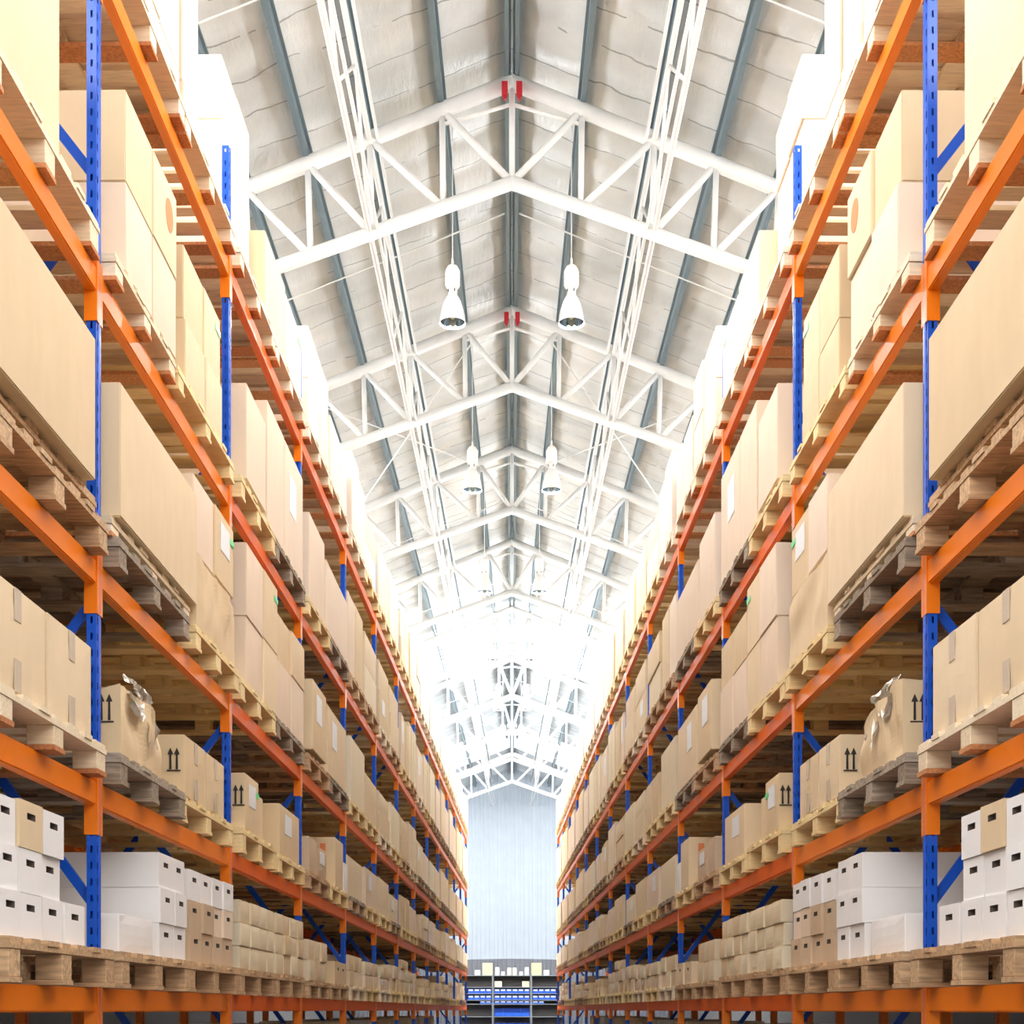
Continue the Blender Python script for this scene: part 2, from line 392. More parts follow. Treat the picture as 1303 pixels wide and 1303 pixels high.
def rack(s, XF, depth, bays, front, name_lab, rear_bays):
    """one run: posts, braces and beams are parts, connectors sub-parts; XF = distance of the aisle face"""
    root = link('pallet_rack', None, None, W(s, 0, 0, -HC), ROT(s)); tag(root, name_lab, 'pallet rack')
    a = -s
    lx = lambda X: s * X                     # local x of a distance X from the axis
    pm = post_mesh(s, RACKH)
    i0, i1 = bays
    fm = bmesh.new(); box(fm, -.06, .06, -.06, .06, 0, .012); foot = mesh('base_plate', fm, 'blue')
    bmm = bmesh.new(); L = BAY - .07
    union_boxes(bmm, [(-.025, .025, -L / 2, L / 2, -.11, 0), (-.025 + (.0 if s < 0 else .0), .025, -L / 2, L / 2, -.11, 0)])
    es = [e for e in bmm.edges if abs((e.verts[0].co - e.verts[1].co).y) > .1]
    bmesh.ops.bevel(bmm, geom=es, offset=.006, segments=2, affect='EDGES')
    beam_near = mesh('beam', bmm, 'orange'); beam_far = beam_near.copy(); beam_far.materials[0] = M['rust']
    cm = []
    for e in (-1, 1):    # e: which end of the beam; connector hugs the post that end
        b = bmesh.new(); yb = e * (L / 2)
        x_out = a * .025
        def xr(p, q): return (min(p, q), max(p, q))
        # side plate against the post's flank and lip over the aisle plate
        union_boxes(b, [(*xr(x_out + a * .006, -a * .03), *xr(yb, yb - e * .006), -.245, .04),
                        (*xr(x_out, x_out + a * .006), *xr(yb - e * .006, yb + e * .0335), -.245, .04)])
        cm.append((e, mesh('connector', b, 'orange')))
        # rolled edge
    for i in range(i0, i1 + 1):
        p = link('upright_post', pm, root, (lx(XF + .0225), post_d(i), 0)); link('base_plate', foot, p, (0, 0, 0))
        if i <= rear_bays + 1 or i == i1:
            p2 = link('upright_post', pm, root, (lx(XF + depth), post_d(i), 0)); link('base_plate', foot, p2, (0, 0, 0))
            for za, zb in ((HC + .49, HC + 1.80), (HC + 1.88, HC + .62), (HC + 3.72, HC + 2.4), (HC + 3.85, HC + 5.1), (HC - 1.0, HC + .35)):
                b = bmesh.new(); bar(b, (lx(XF + .03), post_d(i) + .01, za), (lx(XF + depth), post_d(i) + .01, zb), .02, .045)
                link('brace', mesh('brace', b, 'blue'), root)
    for i in range(i0, i1):
        for k, z in enumerate(LV):
            for rear in (0, 1):
                if rear and i > rear_bays: continue
                X = XF + .025 if not rear else XF + depth
                bo = link('beam', beam_near if i < 2 else beam_far, root, (lx(X), post_d(i) + BAY / 2, HC + z))
                if i < 9 or rear == 0:
                    for e, c in cm: link('connector', c, bo)
    return root
for s in (-1, 1):
    rack(s, FACE, 1.0, (0, NB), True, f"orange and blue pallet rack along the {SIDE[s]} side of the aisle", 5)
    rack(s, FACE + 1.35, .95, (0, NB), False, f"dim second pallet rack standing behind the {SIDE[s]} aisle rack", 1)

# ------------------------------------------------------------------ what stands on the racks
XA, XB = 1.98, 3.02
far_boxes = []        # distant cartons, nobody could count them: one object
def stack(s, bay, lv, X0, X1, cuts, z0, hs, mats, name='carton', pos='', rows_first=None, **k):
    """columns between the cuts, one carton per height in hs; position words from the ground up and front to back"""
    nC, nR = len(cuts) - 1, len(hs)
    rw = {1: [''], 2: ['lower', 'upper'], 3: ['bottom', 'middle', 'top'], 4: ['bottom', 'second', 'third', 'top']}[nR]
    z = z0
    for r, h in enumerate(hs):
        for c in range(nC):
            m = mats[(r * nC + c) % len(mats)]
            col = f"column {c + 1}" if nC > 1 else ''
            col = {0: 'near column', nC - 1: 'far column'}.get(c, ['', 'second column', 'third column', 'fourth column'][c] if c < 4 else 'inner column') if nC > 1 else ''
            words = ' '.join(x for x in (pos, rw[r], col) if x)
            kk = {a: (v[(r, c)] if isinstance(v, dict) and (r, c) in v else (None if isinstance(v, dict) else v)) for a, v in k.items()}
            kk = {a: v for a, v in kk.items() if v is not None}
            dx = random.uniform(-.012, .012)
            carton(s, bay, lv, X0 + dx, X1 + dx, cuts[c], cuts[c + 1], z, z + h, m, words, name, **kk)
        z += h

def crushed(s, bay, lv, X0, X1, d0, d1, z0, z1, lab, seed, amp=.07, torn=True, mark=False):
    """a battered carton: dented sides, sagging top, torn wrapping on the top edge"""
    w, l, h = X1 - X0, d1 - d0, z1 - z0; rnd = random.Random(seed)
    bm = bmesh.new(); box(bm, -w / 2, w / 2, -l / 2, l / 2, 0, h)
    bmesh.ops.subdivide_edges(bm, edges=bm.edges[:], cuts=13, use_grid_fill=True)
    from mathutils import noise
    for v in bm.verts:
        c = v.co.copy(); t = c.z / h
        n = noise.noise_vector(Vector((c.x * 3 + seed, c.y * 3, c.z * 2.6)))
        n2 = noise.noise_vector(Vector((c.x * 9, c.y * 9 + seed, c.z * 5)))
        ridge = abs(n2.x) * .5
        f = min(1, t * 1.6) * (.12 if v.co.y < -l / 2 + 1e-4 else 1)
        v.co.x += (n.x * amp + n2.x * amp * .45) * f - s * -1 * 0
        v.co.y += (n.y * amp + n2.y * amp * .3) * f
        v.co.z += (n.z * amp * .8) * t * t - amp * 1.2 * t * t * max(0, c.y / l + .2)
    me = mesh('carton', bm, 'tan')
    o = link('carton', me, None, W(s, (X0 + X1) / 2, (d0 + d1) / 2, z0 + .003), ROT(s))
    tag(o, lab, 'carton', 'cartons on the pallet racks')
    if torn:
        for q in range(3):
            bm = bmesh.new(); L = [l * .55, l * .3, .25][q]; nU, nV = 12, 6; g = {}
            for i in range(nU + 1):
                for j in range(nV + 1):
                    u = i / nU; v_ = j / nV
                    y = -l * .3 + u * L + [0, l * .35, l * .1][q]
                    x = -s * (w / 2 + .005 + .03 * math.sin(5 * u + 3 * v_ + q) * (1 - v_)) + rnd.uniform(-.012, .012)
                    z = h + .02 - [.16, .27, .05][q] * (1 - v_) * (.6 + .4 * math.sin(7 * u + q)) + rnd.uniform(-.015, .015) + (.07 * v_ if q == 2 else 0)
                    if v_ > .5: x += s * (v_ - .5) * .12
                    g[i, j] = bm.verts.new((x, y, z))
            for i in range(nU):
                for j in range(nV):
                    if q and (i + j * 3) % 11 == 0: continue
                    bm.faces.new((g[i, j], g[i + 1, j], g[i + 1, j + 1], g[i, j + 1]))
            bmesh.ops.solidify(bm, geom=bm.faces[:], thickness=.004)
            x = link('torn_wrapping', mesh('torn_wrapping', bm, 'foil'), o); x['label'] = 'torn crinkled wrapping'
    if mark: arrow_pair(o, 'y', -s * (w / 2 - .075), h * .5, .125, s, w, l, out=-.006)
    return o

for s in (-1, 1):
    P = lambda *a, **k: pallet(s, *a, **k, detail=True)
    # ---- first bay (partly out of view)
    b = 0
    P(b, 0, 3.85, 5.13, .10, .17, 'worn', 'near pallet'); P(b, 0, 5.18, 6.49, .10, .17, 'worn', 'far pallet', X0=1.93)
    stack(s, b, 0, XA, 2.5, [3.95, 4.25, 4.55, 4.85, 5.1], .27, [.18, .18, .18], ['white'], 'archive_box', 'near pallet', holes=True)
    stack(s, b, 0, XA, 2.5, [5.19, 5.405, 5.67, 5.92], .27, [.178, .172, .185], ['white', 'white', 'white', 'white', 'white', 'white', 'white', 'tan', 'white'], 'archive_box', 'far pallet', holes=True)
    carton(s, b, 0, XA, 2.5, 5.94, 6.21, .27, .455, 'white', 'single one beside post', 'archive_box', holes=True)
    stack(s, b, 0, 2.53, 3.02, [5.3, 5.85, 6.42], .27, [.22, .22, .2], ['white'], 'archive_box', 'back row')
    P(b, 1, 3.85, 5.12, 1.047, .145, 'pale', 'near pallet'); P(b, 1, 5.15, 6.43, 1.047, .145, 'pale', 'far pallet', X0=1.95)
    carton(s, b, 1, XA, XB, 3.9, 5.0, 1.192, 1.6, 'tan', 'near pallet', tape=True)
    carton(s, b, 1, XA, XB, 5.06, 5.715, 1.192, 1.6, 'tan', 'far pallet near one', tape=True)
    carton(s, b, 1, XA, XB, 5.735, 6.30, 1.192, 1.605, 'tan', 'far pallet far one', tape=True)
    P(b, 2, 3.85, 5.1, 2.06, .14, 'worn', 'near pallet'); P(b, 2, 5.15, 6.46, 2.06, .14, 'worn', 'far pallet', role=' underneath', X0=1.95)
    P(b, 2, 5.13, 6.40, 2.20, .10, 'worn', 'far pallet', role=' on top', X0=1.99)
    carton(s, b, 2, 1.93, XB, 3.9, 5.05, 2.3, 2.9, 'tan', 'near pallet')
    carton(s, b, 2, 1.93, XB, 5.08, 6.20, 2.30, 2.92, 'tan', 'far pallet')
    P(b, 3, 3.85, 5.1, 3.40, .165, 'pale', 'near pallet'); P(b, 3, 5.15, 6.46, 3.40, .165, 'pale', 'far pallet', X0=1.99)
    carton(s, b, 3, 2.03, XB, 5.16, 6.03, 3.565, 4.55, 'tan', 'far pallet')
    # ---- second bay
    b = 1
    P(b, 0, 6.61, 7.93, .10, .17, 'worn', 'near pallet', X0=1.93); P(b, 0, 7.95, 9.27, .10, .17, 'worn', 'far pallet', X0=1.94)
    carton(s, b, 0, 2.0, 2.48, 6.78, 7.38, .27, .46, 'white', 'near pallet low front one', 'archive_box')
    stack(s, b, 0, XA, 2.6, [7.45, 7.74, 8.0], .27, [.185, .185, .185], ['white'], 'archive_box', 'near pallet', holes=True)
    stack(s, b, 0, 2.65, 3.02, [6.75, 7.3, 7.9], .27, [.22, .2, .16], ['white'], 'archive_box', 'back row')
    stack(s, b, 0, XA, 2.55, [8.10, 8.38, 8.66, 8.92, 9.2], .27, [.178, .178, .176], ['brown', 'brown', 'brown', 'brown', 'brown', 'brown', 'pink', 'pink', 'white', 'white', 'white', 'white'], 'archive_box', 'far pallet', holes=True)
    P(b, 1, 6.6, 7.85, 1.047, .145, 'grey', 'near pallet', X0=1.94); P(b, 1, 7.80 + .08, 9.2, 1.047, .145, 'fresh', 'far pallet')
    crushed(s, b, 1, XA, XB, 6.75, 7.45, 1.192, 1.55, f"battered carton with torn wrapping, {place_words(s, b, 1)}, on grey pallet", 3, mark=True)
    carton(s, b, 1, XA, XB, 7.96, 8.46, 1.192, 1.54, 'tan', 'far pallet near one', arrows=('y', -s * .46, .15, .12), tape=True)
    carton(s, b, 1, XA, XB, 8.47, 8.97, 1.192, 1.535, 'tan', 'far pallet far one', tape=True)
    P(b, 2, 6.62, 7.98, 2.06, .14, 'grey', 'near pallet', role=' underneath', X0=1.95)
    P(b, 2, 6.60, 8.1, 2.20, .10, 'pale', 'near pallet', role=' on top', X0=1.98)
    P(b, 2, 8.13, 9.29, 2.06, .14, 'fresh', 'far pallet', X0=1.95)
    carton(s, b, 2, 1.95, XB, 6.64, 8.13, 2.30, 2.93, 'tan', 'near pallet')
    crushed(s, b, 2, 1.96, XB, 8.16, 9.2, 2.20, 2.62, f"dented tan carton, {place_words(s, b, 2)}, far pallet underneath", 8, amp=.025, torn=False)
    stack(s, b, 2, XA, XB, [8.2, 8.7, 9.22], 2.65, [.44], ['pink', 'tan'], 'carton', 'far pallet upper', green={(0, 1): True}, label={(0, 1): True})
    P(b, 3, 6.63, 7.75, 3.40, .13, 'pale', 'near pallet'); P(b, 3, 7.8, 9.24, 3.40, .13, 'fresh', 'far pallet')
    stack(s, b, 3, XA, XB, [6.80, 7.28, 7.75], 3.53, [.43, .44], ['pink', 'pink', 'tan', 'tan'], 'carton', 'near pallet')
    bmx = bmesh.new()
    carton_root = [o for o in bpy.data.objects if o.get('category') == 'carton' and f'{SIDE[s]} rack, second bay, fourth level, near pallet upper far column' in o.get('label', '')][0]
    ww = carton_root.data.vertices; xm = max(v.co.x for v in ww); disc = []
    for off in (.0015, -.004): disc.append([bmx.verts.new((-s * (xm + off), .06 + .075 * math.cos(q * PI / 10), .26 + .085 * math.sin(q * PI / 10))) for q in range(20)])
    bmx.faces.new(disc[0]); bmx.faces.new(disc[1][::-1])
    for q in range(20): bmx.faces.new((disc[0][q], disc[0][(q + 1) % 20], disc[1][(q + 1) % 20], disc[1][q]))
    link('round_stamp', mesh('round_stamp', bmx, 'stamp'), carton_root)['label'] = 'faded orange round stamp'
    stack(s, b, 3, 2.0, XB, [8.05, 8.53, 8.97], 3.53, [.38, .42], ['tan', 'tan', 'tan', 'tan'], 'carton', 'far pallet', green={(1, 1): True})
    P(b, 4, 6.65, 7.95, 4.90, .15, 'pale', 'near pallet'); P(b, 4, 7.98, 9.26, 4.90, .15, 'pale', 'far pallet')
    stack(s, b, 4, XA, XB, [6.7, 7.1, 7.48, 7.9], 5.05, [.14, .78], ['pink'], 'carton', 'near pallet')
    stack(s, b, 4, XA, XB, [7.95, 8.33], 5.05, [.14, .78], ['pink'], 'carton', 'far pallet')
    # ---- third bay
    b = 2
    P(b, 0, 9.45, 10.72, .10, .17, 'worn', 'near pallet'); P(b, 0, 10.75, 12.05, .10, .17, 'worn', 'far pallet')
    stack(s, b, 0, XA, 2.45, [9.48, 9.8, 10.12, 10.42, 10.7], .27, [.155, .155, .155], ['cream'], 'small_carton', 'near pallet')
    stack(s, b, 0, XA, 2.45, [10.78, 11.08, 11.38, 11.7, 12.0], .27, [.155, .155, .155], ['cream', 'tan'], 'small_carton', 'far pallet')
    carton(s, b, 0, 2.5, 3.0, 10.5, 10.95, .27, .87, 'cream', 'tall one in back row', 'small_carton')
    carton(s, b, 0, 2.5, 3.0, 11.3, 11.9, .27, .84, 'tan', 'tall far one in back row', 'small_carton')
    P(b, 1, 9.5, 10.75, 1.047, .17, 'fresh', 'near pallet'); P(b, 1, 10.85, 12.06, 1.047, .145, 'fresh', 'far pallet')
    carton(s, b, 1, XA, XB, 9.62, 10.08, 1.217, 1.6, 'tan', 'near pallet near one', arrows=('y', -s * .475, .17, .13), green=True, label=True)
    carton(s, b, 1, XA + .05, XB, 10.12, 10.5, 1.217, 1.55, 'tan', 'near pallet middle one')
    carton(s, b, 1, XA, XB, 10.9, 11.8, 1.192, 1.58, 'tan', 'far pallet', label=True)
    P(b, 2, 9.45, 10.72, 2.06, .15, 'fresh', 'near pallet'); P(b, 2, 10.76, 12.05, 2.06, .15, 'grey', 'far pallet')
    stack(s, b, 2, XA, XB, [9.66, 10.25, 10.78], 2.21, [.46, .5], ['pink', 'tan'], 'carton', 'near pallet', green={(1, 1): True})
    stack(s, b, 2, XA, XB, [10.8, 11.4, 12.0], 2.21, [.46, .36], ['pink', 'pink', 'tan', 'tan'], 'carton', 'far pallet')
    P(b, 3, 9.45, 10.70, 3.40, .15, 'fresh', 'near pallet'); P(b, 3, 10.76, 12.05, 3.40, .15, 'grey', 'far pallet')
    carton(s, b, 3, XA, XB, 9.66, 10.35, 3.60, 4.25, 'pink', 'near pallet near one')
    carton(s, b, 3, XA, XB, 10.4, 11.1, 3.55, 4.45, 'pink', 'near pallet far one')
    carton(s, b, 3, XA, XB, 11.12, 11.98, 3.55, 4.45, 'pink', 'far pallet', label=True)
    P(b, 4, 9.42, 10.70, 4.90, .15, 'pale', 'near pallet'); P(b, 4, 10.76, 12.05, 4.90, .15, 'pale', 'far pallet')
    stack(s, b, 4, 2.11, XB, [9.45, 9.9, 10.34], 5.05, [.86, .43], ['pink'], 'carton', 'near pallet')
    carton(s, b, 4, 2.0, XB, 10.42, 11.25, 5.05, 5.70, 'tan', 'far pallet near one')
    carton(s, b, 4, 2.0, XB, 11.27, 12.0, 5.05, 5.66, 'pink', 'far pallet far one', green=True)
    # ---- fourth bay
    b = 3
    for lv in range(5):
        zz = LV[lv]
        P(b, lv, 12.25, 13.52, zz, .15, ['worn', 'worn', 'worn', 'fresh', 'pale'][lv], 'near pallet'); P(b, lv, 13.56, 14.84, zz, .15, ['worn', 'fresh', 'grey', 'grey', 'pale'][lv], 'far pallet')
    stack(s, b, 0, XA, 2.4, [12.3, 12.62, 12.95, 13.3], .25, [.18, .18], ['cream', 'tan'], 'small_carton', 'near pallet')
    carton(s, b, 0, 2.42, 2.95, 12.35, 13.2, .25, .79, 'tan', 'tall one in back row', 'small_carton')
    stack(s, b, 0, XA, 2.4, [13.8, 14.25, 14.7], .25, [.22], ['tan', 'tan'], 'small_carton', 'far pallet', holes=True)
    carton(s, b, 1, XA, 2.4, 12.3, 12.72, 1.197, 1.50, 'brown', 'near pallet near one')
    carton(s, b, 1, XA, 2.4, 12.76, 13.3, 1.197, 1.47, 'brown', 'near pallet far one', label=True)
    carton(s, b, 1, 2.45, XB, 12.4, 13.3, 1.197, 1.66, 'tan', 'tall one behind the low brown two')
    o = carton(s, b, 1, XA, XB, 13.88, 14.46, 1.197, 1.68, 'tan', 'far pallet, orange print')
    f = s * -.40; y_ = -.287
    plate(o, 'fragile_print', [(f - .028, f + .028, y_ - .003, y_ + .003, .34, .42), (f - .022, f + .022, y_ - .003, y_ + .003, .14, .31)], 'stamp', 'orange printed mark')
    carton(s, b, 1, XA, XB, 14.48, 14.8, 1.197, 1.5, 'white', 'far pallet, narrow far one')
    carton(s, b, 2, 1.95, XB, 12.32, 13.1, 2.25, 2.86, 'tan', 'near pallet', label=True)
    carton(s, b, 2, 1.97, XB, 13.3, 14.6, 2.21, 2.85, 'tan', 'far pallet', label=True)
    carton(s, b, 3, XA, XB, 12.32, 13.2, 3.55, 4.3, 'pink', 'near pallet near one')
    carton(s, b, 3, XA, XB, 13.3, 14.8, 3.56, 4.2, 'pink', 'far pallet')
    stack(s, b, 4, XA, XB, [12.3, 12.95, 13.5], 5.05, [.4, .45], ['pink'], 'carton', 'near pallet', label={(1, 1): True})
    stack(s, b, 4, XA, XB, [13.6, 14.2, 14.8], 5.05, [.62], ['pink'], 'carton', 'far pallet', label={(0, 1): True})

# ---- bays further down the run
far_rnd = random.Random(5)
plan = {}
for bay in range(4, NB):
    for lv in range(5):
        for slot in (0, 1):
            R = far_rnd
            st = R.choice(['fresh', 'fresh', 'worn', 'grey', 'pale']) if lv < 4 else R.choice(['pale', 'fresh'])
            kinds = R.choice(['one', 'one', 'two', 'two', 'three', 'grid', 'twohigh']) if lv else R.choice(['s2', 's3', 's2', 'none', 's3'])
            base = {1: .42, 2: .62, 3: .85, 4: .78, 0: .16}[lv]
            plan[bay, lv, slot] = (st, kinds, base * R.uniform(.82, 1.12), R.random(), R.random() < .3, [R.choice(['tan', 'pink', 'tan', 'cream']) for _ in range(4)], R.random())
for s in (-1, 1):
    for (bay, lv, slot), (st, kd, h, r1, lab, mt, r2) in plan.items():
        d = post_d(bay) + .08 + slot * 1.33
        z = LV[lv]; ph = .15
        pos = ['near pallet', 'far pallet'][slot]
        if not (bay > 10 and lv == 0 and slot): pallet(s, bay, lv, d, d + PL, z, ph, st, pos)
        z += ph
        nm = 'carton' if lv else 'small_carton'
        e = d + 1.24
        if bay == 4 and lv == 4 and slot == 0:
            carton(s, bay, lv, XA - .01, XB, d + .03, d + .62, z, z + .85, 'pink', pos + ' near one', arrows=('y', -s * .30, .62, .14, 1)); carton(s, bay, lv, XA, XB, d + .64, e, z, z + .8, 'pink', pos + ' far one'); continue
        if kd == 'one': spec = ([d + .02, e], [h])
        elif kd == 'two': spec = ([d + .02, d + .6 + .1 * r1, e], [h])
        elif kd == 'three': spec = ([d + .02, d + .42, d + .82, e], [h * .95])
        elif kd == 'grid': spec = ([d + .02, d + .62, e], [h / 2, h / 2])
        elif kd == 'twohigh': spec = ([d + .02, e - .05], [h * .55, h * .45])
        elif kd == 's2': spec = ([d + .05, d + .45, d + .85, e], [h, h])
        elif kd == 's3': spec = ([d + .05, d + .62, e], [h, h, h * .8])
        else: continue
        if bay >= 8 and lv:
            zz = z
            for hh in spec[1]:
                for a, c in zip(spec[0], spec[0][1:]): far_boxes.append((s, XA + .02 * r2, XB, a, c, zz, zz + hh, mt[0]))
                zz += hh
        elif bay >= 10 and lv == 0 and kd == 's2': far_boxes.append((s, XA, 2.5, spec[0][0], spec[0][-1], z, z + 2 * h, mt[0]))
        else:
            stack(s, bay, lv, XA + .03 * r2, XB if lv else 2.5, spec[0], z, spec[1], mt, nm, pos, label={(0, 0): True} if lab else {})
    # goods stored on the floor under the lowest beams
    for bay in range(1, 10):
        d = post_d(bay) + .3 + (bay * 37 % 10) / 12
        st = ['worn', 'fresh'][bay % 2]
        full = pallet_meshes(PL, .15, st)[0]
        tag(link('pallet', full, None, W(s, XA + .15 + PW / 2, d + PL / 2, -HC), ROT(s)), f"pallet on the floor under the {ORD[bay]} bay of the {SIDE[s]} rack", 'pallet', 'pallets on the floor')
        o = link('carton', carton_mesh(.9, 1.0, 1.42, ['tan', 'cream', 'white'][bay % 3]), None, W(s, 2.7, d + PL / 2, -HC + .151), ROT(s))
        tag(o, f"{['tan', 'cream', 'white'][bay % 3]} carton in shade under the {ORD[bay]} bay of the {SIDE[s]} rack", 'carton', 'cartons on the floor')
# distant cartons as one object
bm = bmesh.new(); order = ['tan', 'pink', 'cream']
for (s, X0, X1, a, c, z0, z1, m) in far_boxes:
    g = .006
    pts = [W(s, X, d, z) for z in (z0 + .003, z1) for X, d in ((X0, a + g), (X1, a + g), (X1, c - g), (X0, c - g))]
    v = [bm.verts.new(p) for p in pts]
    for f in ((0, 3, 2, 1), (4, 5, 6, 7), (0, 1, 5, 4), (1, 2, 6, 5), (2, 3, 7, 6), (3, 0, 4, 7)):
        q = bm.faces.new([v[i] for i in f]); q.material_index = order.index(m)
tag(link('distant_cartons', mesh('distant_cartons', bm, order)), 'mass of distant pale cartons filling the far bays of both racks', 'carton', kind='stuff')

bm = bmesh.new()  # dark blocks added so the gaps in the far bays look unlit
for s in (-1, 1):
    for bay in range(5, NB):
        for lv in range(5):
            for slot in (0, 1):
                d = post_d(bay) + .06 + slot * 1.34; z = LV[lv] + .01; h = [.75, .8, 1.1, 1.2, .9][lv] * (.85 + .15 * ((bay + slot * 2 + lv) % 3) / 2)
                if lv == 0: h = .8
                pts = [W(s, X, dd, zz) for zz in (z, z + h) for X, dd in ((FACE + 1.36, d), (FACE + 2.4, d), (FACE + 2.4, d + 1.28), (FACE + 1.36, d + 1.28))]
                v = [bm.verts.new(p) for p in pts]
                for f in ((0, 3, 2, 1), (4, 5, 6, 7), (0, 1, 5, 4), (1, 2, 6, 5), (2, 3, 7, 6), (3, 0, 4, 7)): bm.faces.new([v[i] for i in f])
tag(link('stored_goods', mesh('stored_goods', bm, 'shaded_card')), 'dark loads added for shade on the far bays of the second racks', 'stored goods', kind='stuff')
# second run: pallets and cartons behind, their shade put into dark colours
for s in (-1, 1):
    X2 = FACE + 1.35
    for bay in range(0, 5):
        for lv in range(5):
            if bay == 0 and lv == 4: continue
            for slot in (0, 1):
                d = post_d(bay) + .08 + slot * 1.33
                st = 'shaded'
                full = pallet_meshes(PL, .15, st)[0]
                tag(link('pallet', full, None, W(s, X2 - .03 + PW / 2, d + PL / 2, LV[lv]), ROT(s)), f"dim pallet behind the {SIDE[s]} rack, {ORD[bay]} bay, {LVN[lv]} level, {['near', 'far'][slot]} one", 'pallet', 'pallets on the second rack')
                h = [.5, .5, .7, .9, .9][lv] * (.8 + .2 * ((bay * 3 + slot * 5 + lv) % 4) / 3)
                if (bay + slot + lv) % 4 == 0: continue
                o = link('carton', carton_mesh(.98, 1.2, round(h, 1), 'shaded_card'), None, W(s, X2 + .02 + PW / 2, d + PL / 2, LV[lv] + .152), ROT(s))
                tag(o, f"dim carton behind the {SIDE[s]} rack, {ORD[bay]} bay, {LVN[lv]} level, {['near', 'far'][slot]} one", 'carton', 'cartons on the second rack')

# ------------------------------------------------------------------ roof, trusses, purlins
T1, TS = 16.8, 5.5
def truss_d(n): return T1 + TS * (n - 1)
NODE = [0, .82, 1.67, 2.40, 3.13, 3.95, 4.75, 5.6, 6.5]
def node(k, d): return 0 if k == 0 else NODE[k] - .015 * (d - T1)
ZT = lambda x: HC + 10.89 - .40 * abs(x)
ZB = lambda x: HC + 9.71 - .36 * abs(x)
ZR = lambda x: HC + 11.17 - .40 * abs(x)
WALLX = 7.2
YB, YE = -6.0, 66.0
CLZ = 7.8
def truss(n):
    d = truss_d(n)
    r = link('roof_truss', None, None, (0, d, 0))
    where = f"{ORD[n]} from the front" if n else 'closest to the front, above the picture edge'
    tag(r, f"white tubular roof truss across the hall, {ORD[n]} one counted from the camera" if n else "white tubular roof truss overhead, nearest to the camera", 'roof truss', 'white roof trusses')
    X = WALLX - .05
    for nm, Z, rad in (('top_chord', ZT, .088), ('bottom_chord', ZB, .078)):
        bm = bmesh.new()
        for s in (-1, 1): tube(bm, (0, 0, Z(0)), (s * X, 0, Z(X)), rad, 14)
        # mitre the two tubes at the ridge with a ball so they read as one chord
        bmesh.ops.create_uvsphere(bm, u_segments=14, v_segments=8, radius=rad * 1.01, matrix=Matrix.Translation((0, 0, Z(0))))
        link(nm, mesh(nm, bm, 'white_paint'), r)
    def web(a, b, rad, nm='web_member'):
        bm = bmesh.new(); tube(bm, a, b, rad, 10); link(nm, mesh(nm, bm, 'white_paint'), r)
    web((0, 0, ZB(0)), (0, 0, ZT(0)), .035)
    for s in (-1, 1):
        for k in range(1, 8):
            xo, xi = s * node(k, d), s * node(k - 1, d)
            if abs(xo) < .3: continue
            xb = xo * .985
            web((xo, 0, ZT(xo)), (xb, 0, ZB(xb)), .036)
            web((xo, 0, ZT(xo)), (xi * .985, 0, ZB(xi)), .043)
        x1 = s * node(1, d)
        web((x1, 0, ZT(x1) - .17), (0, 0, ZT(0) - .26), .022, 'tie_bar')
for n in range(0, 10):
    truss(n)
# red beam clamps and droppers hanging at the ridge of the first two trusses
for n in (1, 2):
    for s in (-1, 1):
        bm = bmesh.new(); x = s * .085; y = truss_d(n) - .02; z = ZT(0) - .05
        union_boxes(bm, [(x - .035, x + .035, y - .16, y - .1, z - .2, z - .05), (x - .02, x + .02, y - .15, y - .11, z - .25, z - .2)])
        o = link('beam_clamp', mesh('beam_clamp', bm, 'red'))
        tag(o, f"small red clamp at the ridge of the {ORD[n]} truss, {SIDE[s]} of centre", 'clamp', 'red clamps at the ridge')
# purlins
for k in range(0, 9):
    for s in ((-1, 1)):
        bm = bmesh.new()
        def at(y):
            x = s * (node(k, y) if k else .05); return Vector((x, y, ZR(x) - .15))
        a, b = at(YB), at(YE if k != 1 else 58.); w = .046 if k else .036
        # Z section: web and two flanges as one folded bar
        sec = [(-w, .075), (-w * .1, .075), (w * .1, -.075 + .012), (w, -.075 + .012), (w, -.075), (-w * .1 - .012, -.075), (-w * .3, .06), (-w, .06)]
        ra, rb = [bm.verts.new(a + Vector((s * u, 0, v))) for u, v in sec], [bm.verts.new(b + Vector((s * u, 0, v))) for u, v in sec]
        m = len(sec)
        for i in range(m): bm.faces.new((ra[i], ra[(i + 1) % m], rb[(i + 1) % m], rb[i]))
        bm.faces.new(ra); bm.faces.new(rb[::-1])
        o = link('purlin', mesh('purlin', bm, 'galv'))
        tag(o, f"galvanised roof purlin, {SIDE[s]} slope, {ORD[k]} from the ridge", 'purlin', 'roof purlins')
